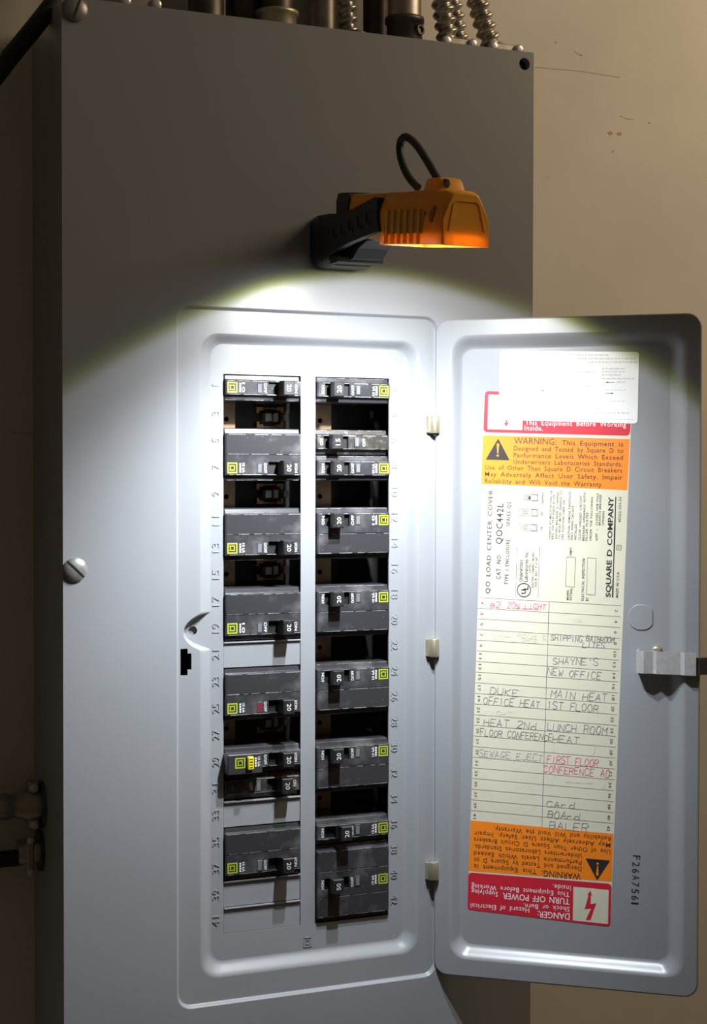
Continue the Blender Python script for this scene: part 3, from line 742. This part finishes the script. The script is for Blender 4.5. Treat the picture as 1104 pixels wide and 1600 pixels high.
        def prt_off():
            mb = MB(); text(mb, 'O/OFF' if kA == '10 kA' else 'OFF', (U(29.6), hz+3.6), (U(29.6), hz-3.6), 2.0, lf, .06-yo, .01); return mb
        def prt_on():
            mb = MB(); text(mb, 'I/ON' if kA == '10 kA' else 'ON', (U(53.0), hz+3.2), (U(53.0), hz-3.2), 2.0, lf, .06-yo, .01); return mb
        part('rating_print', (poles, hp, style, kA), prt, WHITE, root)
        part('off_print', (poles, hp, style, kA), prt_off, WHITE, root); part('on_print', (poles, hp, style, kA), prt_on, WHITE, root)
    else:
        def prt():
            mb = MB()
            text(mb, 'OFF', (U(19.5), hz+3.0), (U(19.5), hz-3.0), 2.2, lf, .06-yo, .01); return mb
        def prt_on():
            mb = MB(); text(mb, 'ON', (U(53), hz+2.4), (U(53), hz-2.4), 2.2, lf, .06-yo, .015); return mb
        part('off_print', (side, style), prt, WHITE if side > 0 else FAINT, root); part('on_print', (side, style), prt_on, WHITE if side > 0 else FAINT, root)
        def rcs(): return MB().cbox(U(6), U(12.5), yo-.5, yo+1, hz-3.4, hz+3.4, .4)
        part('test_cap', (1,), rcs, plast, root)
    def win():
        mb = MB(); mb.cbox(U(24.2), U(28.4), yo-.35, yo+.8, hz-4.1, hz+3.6, .3); return mb
    wn = part('trip_window', (poles, hp, style), win, plast, root)
    def pane():
        mb = MB(); mb.add([(U(a), yo-.42, hz+b) for a, b in ((24.9, -3.2), (27.7, -3.2), (27.7, 2.8), (24.9, 2.8))], [(0, 1, 2, 3)]); return mb
    part('window_pane', (poles, hp, style, first == 23), pane, REDF if first == 23 else CLEAR, wn)
    return root
breaker(1, 1, -1, '20', 'single black circuit breaker marked OFF in space 1, topmost on the odd side', kA='10')
breaker(5, 2, -1, '20', 'dusty two-pole circuit breaker between open slots, beside embossed 5 and 7'); breaker(11, 2, -1, '20', 'two-pole circuit breaker with smudged blank half beside embossed 11 and 13')
breaker(17, 2, -1, '20', 'scratched two-pole black circuit breaker filling spaces 17 and 19 above a filler plate', kA='10')
breaker(23, 2, -1, '20', 'two-pole black circuit breaker with a dark red flag in spaces 23 and 25')
breaker(29, 1, -1, '20', 'black ground-fault circuit breaker with a yellow test button in space 29', style='gfi')
breaker(31, 1, -1, '20', 'dusty brownish circuit breaker without logo under the yellow-buttoned breaker', style='old')
breaker(35, 2, -1, '20', 'two-pole black circuit breaker between filler plates in spaces 35 and 37')
breaker(2, 1, 1, '20', 'single black circuit breaker with logo in space 2, topmost on the even side')
breaker(6, 1, 1, '15', 'single old black circuit breaker marked 15 without logo in space 6', style='old')
breaker(8, 1, 1, '20', 'single black circuit breaker with logo in space 8 below the old breaker')
breaker(12, 2, 1, '20', 'two-pole black circuit breaker with a pale scrape in spaces 12 and 14', kA='10')
breaker(18, 2, 1, '20', 'two-pole circuit breaker marked 20 between embossed numbers 18 and 20')
breaker(24, 2, 1, '20', 'two-pole circuit breaker marked 20 whose logo sits beside embossed 24')
breaker(30, 2, 1, '20', 'two-pole circuit breaker with scuffed corner, logo beside embossed 30')
breaker(36, 1, 1, '20', 'single black circuit breaker with handle thrown outward in space 36', pos='off')
breaker(38, 3, 1, '50', 'three-pole black circuit breaker marked 50 in the lowest even spaces', hp=1)

# ================================================================== work light
light_o = empty('work_light', (200, 0, 76))
tag(light_o, 'orange and black magnetic work light stuck on the panel above the breakers', 'work light')
XC = 200.0
def wl(x, s_, t): return (XC+x, -s_, 93.9-.134*s_+t)
def sect(s_, hw, tm, ht, tt, t0=0):
    P = [(-hw, t0), (-hw, tm*.5), (-hw, tm), (-hw+(hw-ht)*.5, tm+(tt-tm)*.55), (-ht-.8, tt-1.6), (-ht+1.2, tt-.4), (0, tt), (ht-1.2, tt-.4), (ht+.8, tt-1.6), (hw-(hw-ht)*.5, tm+(tt-tm)*.55), (hw, tm), (hw, tm*.5), (hw, t0)]
    return [wl(x, s_, t) for x, t in P]
mb = MB()
loops = [sect(112, 16.2, 22, 11.5, 34.4), sect(117, 16.6, 22, 12, 34.8), sect(150, 17, 21, 12, 34.6), sect(180, 17.0, 18, 11, 34.4), sect(197, 16.9, 16.2, 9.6, 34), sect(203, 16.4, 15.8, 8.6, 32.6), sect(205, 15.4, 15.4, 7.6, 31)]
mb.loft(loops, closed=False)
n = len(loops[-1]); mb.add(loops[-1], [tuple(range(n))]); mb.add(loops[0], [tuple(range(n))[::-1]])
housing = mb.obj('lamp_housing', SHELL, light_o)
sol = housing.modifiers.new('shell', 'SOLIDIFY'); sol.thickness = .0014; sol.offset = 1
# dark carrier and the LED strip, recessed in the open underside
mb = MB(); mb.prism([(110, 6.2), (203, 6.2), (203, 8), (110, 8)], lambda s_, t: wl(-14.5, s_, t), lambda s_, t: wl(14.5, s_, t)); mb.obj('led_carrier', WHITE, light_o)
mb = MB(); mb.prism([(120, 4.8), (199, 4.8), (199, 6.1), (120, 6.1)], lambda s_, t: wl(-9, s_, t), lambda s_, t: wl(9, s_, t)); mb.obj('led_strip', LED, light_o)
for sx in (-1, 1):
    mb = MB(); mb.prism([(121, 7), (179, 7), (183, 20), (125, 21.5)], lambda a, b: wl(sx*16, a, b), lambda a, b: wl(sx*17.35, a, b)); mb.obj('grip_panel', mat('dull_orange', (.52, .24, .02), .6), housing)
# raised ribs, oval recess and the front frame
for sx in (-1, 1):
    for i in range(6):
        s0 = 124+i*9.6; mb = MB()
        mb.prism([(s0, .5), (s0+3.2, .5), (s0+6.0, 22), (s0+2.8, 22)], lambda a, b: wl(sx*16.6, a, b), lambda a, b: wl(sx*18.2, a, b)); mb.obj('grip_rib', SHELL, housing)
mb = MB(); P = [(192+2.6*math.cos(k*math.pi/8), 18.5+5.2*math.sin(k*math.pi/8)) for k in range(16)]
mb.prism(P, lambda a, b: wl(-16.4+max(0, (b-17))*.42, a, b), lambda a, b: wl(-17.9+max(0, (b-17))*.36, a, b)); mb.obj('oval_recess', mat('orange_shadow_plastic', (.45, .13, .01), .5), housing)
mb = MB(); fr = [(-11.5, 9), (-8.5, 24.5), (-6.0, 27), (7.0, 27), (9, 25), (12.5, 9)]
for a, b in zip(fr, fr[1:]):
    d = Vector((b[0]-a[0], b[1]-a[1])).normalized()*.25; nn = Vector((-d.y, d.x))*1.4
    Q = [(a[0]+nn.x, a[1]+nn.y), (a[0]-nn.x, a[1]-nn.y), (b[0]-nn.x, b[1]-nn.y), (b[0]+nn.x, b[1]+nn.y)]
    mb.prism(Q, lambda x, t: wl(x, 204.6, t), lambda x, t: wl(x, 205.5, t))
mb.obj('front_bezel', SHELL, housing)
# orange handle body behind the head
mb = MB()
hb = [sect(38, 13, 26, 11.5, 34.6, 8), sect(60, 14, 26, 11.8, 35, 6), sect(90, 15, 25, 12, 35, 4), sect(114, 15.8, 24, 12, 34.6, 2)]
mb.loft(hb, closed=True, cap0=True, cap1=True); mb.obj('handle_body', SHELL, light_o)
mb = MB(); mb.loft([sect(34, 14.4, 30, 12.6, 37, 8), sect(56, 14.8, 30, 12.8, 36.6, 8)], cap0=True, cap1=True); mb.obj('rear_cap', RUBBER, light_o)
# black over-moulded side grips
for sx in (-1, 1):
    mb = MB(); poly = [(4, -9), (20, -12), (34, -6), (49, -2.5), (66, 1.2), (90, 5), (116, 8.5), (112.5, 17.5), (114.5, 30.5), (110, 31), (56, 21), (34, 21.5), (10, 20.5), (3, 14)]
    mb.prism(poly, lambda a, b: wl(sx*13.5, a, b), lambda a, b: wl(sx*(18.3 if b > -5 else 18.8), a, b)); g = mb.obj('side_grip', RUBBER, light_o)
    mb = MB()
    for i in range(5):
        s0 = 36+i*14.5; t0 = 4.0+i*2.2
        mb.prism([(s0, t0+8), (s0+1.6, t0+8), (s0+3.2, t0+1.6), (s0+8, t0+1.8), (s0+8, t0), (s0+1.8, t0)], lambda a, b: wl(sx*18.2, a, b), lambda a, b: wl(sx*18.9, a, b))
    mb.obj('grip_ridge', mat('black_rubber_ridge', (.008, .008, .008), .6), g)
# magnetic foot against the panel
mb = MB()
def foot(y, hx, z0, z1, r): return [(XC+a, -y, b) for a, b in rr(-hx, hx, z0, z1, r, 4)]
mb.loft([foot(0.1, 19, 78.5, 113, 8), foot(1.5, 21, 76.5, 115, 9), foot(12, 21, 76, 114, 9), foot(20, 19.5, 75.8, 111, 8), foot(30, 18.5, 75.6, 108, 7)], cap0=True, cap1=True)
ft = mb.obj('magnetic_foot', RUBBER, light_o)
mb = MB(); mb.prism([(28, -13), (50, -9), (60, -2), (74, 3), (110, 4), (110, 12), (28, 12)], lambda a, b: wl(-8.5, a, b), lambda a, b: wl(14, a, b)); mb.obj('under_brace', PIT, light_o)
mb = MB(); mb.prism([(29, -13.6), (44, -11.6), (44, -8), (29, -9)], lambda a, b: wl(-17, a, b), lambda a, b: wl(17, a, b)); mb.obj('foot_lip', PIT, ft)
# hook and its mount
mb = MB(); mb.loft([[wl(x, s_, t) for x, s_ in rr(-9.6+i, 9.6-i, 163+i, 187-i, 3, 3)] for t, i in ((33.5, 0), (39.5, 1.2), (41.6, 2.4), (42, 4))], cap1=True); hm = mb.obj('hook_mount', SHELL, light_o)
MB().prism([(-4.4, 36.4), (-1.6, 35.6), (-.6, 38), (-1.4, 40.6), (-3.6, 41)], lambda x, t: wl(x-1.5, 184, t), lambda x, t: wl(x-1.5, 187.4, t)).obj('mount_slot', PIT, hm)
hp_ = [onX(px, py, XC+dx) for px, py, dx in ((688, 288, 0), (682, 277, 0), (671, 258, .0), (660, 240, 0), (650, 226, 0), (641, 217.5, 0), (634, 214, 0), (628.5, 216.5, 0), (625, 224, 0), (624.5, 236, 0), (627, 250, 0), (632, 264, 0), (640, 279, 0), (652, 292.5, 0))]
def smooth_path(P, n=5):
    out = []
    for i in range(len(P)-1):
        p0, p1, p2, p3 = P[max(i-1, 0)], P[i], P[i+1], P[min(i+2, len(P)-1)]
        for k in range(n):
            t = k/n; out.append(.5*((2*p1)+(p2-p0)*t+(2*p0-5*p1+4*p2-p3)*t*t+(3*p1-p0-3*p2+p3)*t**3))
    return out+[P[-1]]
MB().tube(smooth_path(hp_), 2.6, 12).obj('hook', RUBBER, light_o)
# the lamp's own beam: white core with the lens' violet and yellow fringes
def beam(name, e, col, dh, blend, r=.005, daz=0):
    for (y, z, tl, az, half) in ((-188, 69.2, 33.0, 80.0, 58.8), (-142, 75.4, 27.6, 77.7, 62.8)):      # two LED clusters along the strip
        o = light(name, 'SPOT', (202, y, z), e/2, col, spot_size=math.radians(2*(half+dh)), spot_blend=blend, shadow_soft_size=r)
        t, a = math.radians(tl), math.radians(az+daz)
        aim(o, (math.sin(t)*math.cos(a), math.sin(t)*math.sin(a), -math.cos(t)))
beam('led_beam_yellow', .55, (.85, 1, .15), 2.4, .10)
beam('led_beam_violet', 1.55, (.78, .74, 1), 0, .08)
beam('led_beam_white', 3.7, (.84, .93, 1), -2, .7)
beam('led_beam_core', 9.2, (.86, .94, 1), -12, 1.0, daz=18)

# ================================================================== conduits and cables
def conduit(name, label, cat, x, y, z0, build, loc=None):
    e = empty(name, (x, y, z0)); tag(e, label, cat); build(e, x, y, z0); return e
def flex(mb, pts, r, pitch, amp, seg=16):
    pts = smooth_path([Vector(p) for p in pts], 60); d = 0; rad = []
    for i, p in enumerate(pts):
        if i: d += (p-pts[i-1]).length
        rad.append(lambda ph, d=d: r+amp*math.cos(2*math.pi*(d/pitch-ph)))
    return mb.tube(pts, r, seg, rad=rad)
def screw_head(mb, c, axis, r): mb.lathe(c, axis, [(r, 0), (r, 1.6), (r*.8, 2.4), (r*.3, 2.5)], seg=14)
def clamp(e, x, y, z):
    mb = MB(); mb.lathe((x, y, z), (0, 0, 1), [(9.5, 0), (9.5, 4), (7.6, 4.2), (7.6, 10)], seg=24); mb.obj('connector_body', GALV, e)
    MB().cbox(x-13.5, x+13.5, y-11, y-6, z+3.2, z+10.2, .8).obj('clamp_strap', GALV, e)
    for sx in (-11, 11):
        mb = MB(); screw_head(mb, (x+sx, y-11, z+6.8), (0, -1, 0), 3.8); mb.obj('clamp_screw', CHROME, e)
def flexcond(e, x, y, z, lean, r=7.6):
    mb = MB(); flex(mb, [(x, y, z+3), (x+lean[0]*.45, y, z+32), (x+lean[0]*.9, y+lean[1]*.5, z+80), (x+lean[0], y+lean[1], z+170)], r, 8.2, 1.5); mb.obj('flex_conduit', SILV, e)
p = onY(707, 66, 26); conduit('clamp_connector', 'flexible metal conduit nearest the black set-screw coupling on the panel top', 'conduit', p.x+2, 30, ZT, lambda e, x, y, z: (clamp(e, x, y, z), flexcond(e, x-3, y, z, (-10, 10))))
p = onY(722, 60, 62); conduit('clamp_connector', 'flexible metal conduit standing behind another flexible conduit on the panel top', 'conduit', p.x+5, 66, ZT, lambda e, x, y, z: (MB().lathe((x, y, z), (0, 0, 1), [(9, 0), (9, 8)]).obj('connector_body', GALV, e), flexcond(e, x, y, z, (-16, 0), 6.4)))
p = onY(774, 72, 26); conduit('clamp_connector', 'flexible metal conduit leaning at the right end of the panel top', 'conduit', p.x+5, 30, ZT, lambda e, x, y, z: (clamp(e, x, y, z), flexcond(e, x-3, y, z, (-26, 6))))
p = onY(815, 78, 30)
def plug(e, x, y, z): MB().lathe((x, y, z), (0, 0, 1), [(8.5, 0), (8.5, 1.6), (6, 2.2)]).obj('plug_disc', DKMET, e)
o = MB().lathe((p.x, 30, ZT), (0, 0, 1), [(8.5, 0), (8.5, 1.8), (6, 2.4)]).obj('knockout_plug', DKMET); tag(o, 'thin dark knockout plug at the end of the panel top', 'plug')
def coupling(e, x, y, z):
    MB().lathe((x, y, z), (0, 0, 1), [(13.5, 0), (13.5, 22), (15, 22.2), (15, 26), (13, 26.4)], seg=32).obj('coupling_body', DKMET, e)
    MB().lathe((x, y, z+26), (0, 0, 1), [(12.6, 0), (12.6, 190)], seg=32).obj('rigid_pipe', GALV, e)
    mb = MB(); mb.lathe((x+6, y-11.5, z+15), (.4, -1, 0), [(4, 0), (4, 3), (2.4, 3.1), (2.4, 1.6)], seg=16); mb.obj('set_screw', DKMET, e)
p = onY(636, 60, 35); conduit('set_screw_coupling', 'dark set-screw coupling with rigid pipe on the panel top', 'conduit', p.x, 40, ZT, coupling)
def lowring(e, x, y, z):
    mb = MB(); mb.lathe((x, y, z), (0, 0, 1), [(12.5, 0), (12.5, 7), (13.8, 7.2), (13.8, 9), (8, 9.4)], seg=28); mb.obj('connector_body', DKMET, e)
    mb = MB(); screw_head(mb, (x+7, y-11.4, z+4.6), (0, -1, 0), 2.4); mb.obj('connector_screw', CHROME, e)
    flexcond(e, x-2, y, z+3, (-4, 0), 6.2)
p = onY(553, 46, 35); conduit('ring_connector', 'black ring connector holding one thin flexible conduit', 'conduit', p.x, 40, ZT, lowring)
def pipe(e, x, y, z, r, m_): MB().lathe((x, y, z), (0, 0, 1), [(r, 0), (r, 200)], seg=28).obj('pipe_wall', m_, e)
p = onY(508, 40, 70); conduit('rigid_conduit', 'plain grey rigid conduit rising between two connectors', 'conduit', p.x, 74, ZT, lambda e, x, y, z: (pipe(e, x, y, z, 11, GALV), MB().lathe((x, y, z), (0, 0, 1), [(13, 0), (13, 5)], seg=24).obj('locknut', DKMET, e)))
p = onY(590, 50, 74); conduit('rigid_conduit', 'dark brown rigid conduit standing at the back of the panel top', 'conduit', p.x, 78, ZT, lambda e, x, y, z: (pipe(e, x, y, z, 10, DKMET), MB().lathe((x, y, z), (0, 0, 1), [(12, 0), (12, 5)], seg=24).obj('locknut', DKMET, e)))
def brasscon(e, x, y, z):
    MB().lathe((x, y, z), (0, 0, 1), [(14.5, 0), (14.5, 16), (16, 16.3), (16, 19), (12, 19.5)], seg=32).obj('connector_body', BRASS, e)
    MB().lathe((x, y, z+19), (0, 0, 1), [(11.5, 0), (11.5, 180)], seg=28).obj('rigid_pipe', DKMET, e)
p = onY(436, 32, 35); conduit('brass_connector', 'tan brassy connector under a dark pipe on the panel top', 'conduit', p.x, 40, ZT, brasscon)
p = onY(385, 25, 60); conduit('rigid_conduit', 'nearly black rigid conduit left of the tan connector', 'conduit', p.x, 62, ZT, lambda e, x, y, z: (pipe(e, x, y, z, 15, DKMET), MB().lathe((x, y, z), (0, 0, 1), [(17, 0), (17, 6)], seg=24).obj('locknut', DKMET, e)))
p = onY(325, 18, 45); conduit('rigid_conduit', 'thick dark conduit over the left half of the panel top', 'conduit', p.x, 50, ZT, lambda e, x, y, z: (pipe(e, x, y, z, 13, DKMET), MB().lathe((x, y, z), (0, 0, 1), [(15, 0), (15, 7)], seg=24).obj('locknut', GALV, e)))
p = onY(215, 4, 25); conduit('clamp_connector', 'small clamp connector near the top-left cover screw', 'conduit', p.x, 28, ZT, lambda e, x, y, z: (clamp(e, x, y, z-2+2), flexcond(e, x, y, z, (0, 4))))
# black cable crossing the corner
a, b = onY(-60, 180, 36), onY(20, 84, 36); c_, d_ = onY(60, 35, 36), onY(92, -6, 36); e_ = onY(150, -80, 44)
o = MB().tube(smooth_path([Vector((-330, 85, -120)), Vector((-190, 72, 20)), a, b, c_, d_, e_, onY(200, -150, 80)], 8), 6.4, 16).obj('black_cable', CABLE); tag(o, 'thick black cable running diagonally past the panel corner', 'cable')
# connectors on the panel's left side
def side1(e, x, y, z):
    MB().lathe((0, y, z), (-1, 0, 0), [(17, 0), (17, 2.2), (15, 2.6)], seg=28).obj('locknut', DKMET, e)
    mb = MB(); mb.lathe((-2.4, y, z), (-1, 0, 0), [(11, 0), (11.5, 10), (9, 14), (8.4, 20), (9.4, 22), (9.4, 30)], seg=24); mb.obj('connector_body', GALV, e)
    for sz in (13, -13):
        MB().cbox(-11, -2.4, y-6, y+6, z+sz-4.5, z+sz+4.5, 1.5).obj('clamp_ear', GALV, e)
        for dy in (-2.5,):
            mb = MB(); screw_head(mb, (-7, y-6, z+sz), (0, -1, 0), 3.2); mb.obj('clamp_screw', CHROME, e)
    mb = MB(); mb.tube([(-20, y, z), (-80, y+2, z-2), (-160, y+4, z-6)], 7.5, 14); mb.obj('cable', DKMET, e)
def side2(e, x, y, z):
    MB().lathe((0, y, z), (-1, 0, 0), [(15, 0), (15, 2.2)], seg=28).obj('locknut', DKMET, e)
    MB().lathe((-2.2, y, z), (-1, 0, 0), [(9, 0), (9, 14), (7.8, 15)], seg=24).obj('connector_body', GALV, e)
    MB().cbox(-12, -7, y-10, y-7, z-15, z+12, .8).obj('clamp_strap', GALV, e)
    for sz in (10, -13):
        mb = MB(); screw_head(mb, (-9.5, y-10, z+sz), (0, -1, 0), 2.6); mb.obj('clamp_screw', CHROME, e)
    MB().tube([(-14, y, z-4), (-60, y+2, z-5), (-160, y+6, z-8)], 6, 14).obj('cable', CABLE, e)
p = onX(66, 1256, 0); conduit('cable_connector', 'bronze cable connector with two screws on the panel side, upper of two', 'connector', 0, p.y, p.z, side1)
p = onX(64, 1328, 0); conduit('cable_connector', 'dark strap cable connector below the bronze connector on the panel side', 'connector', 0, p.y, p.z, side2)
bpy.context.view_layer.update()
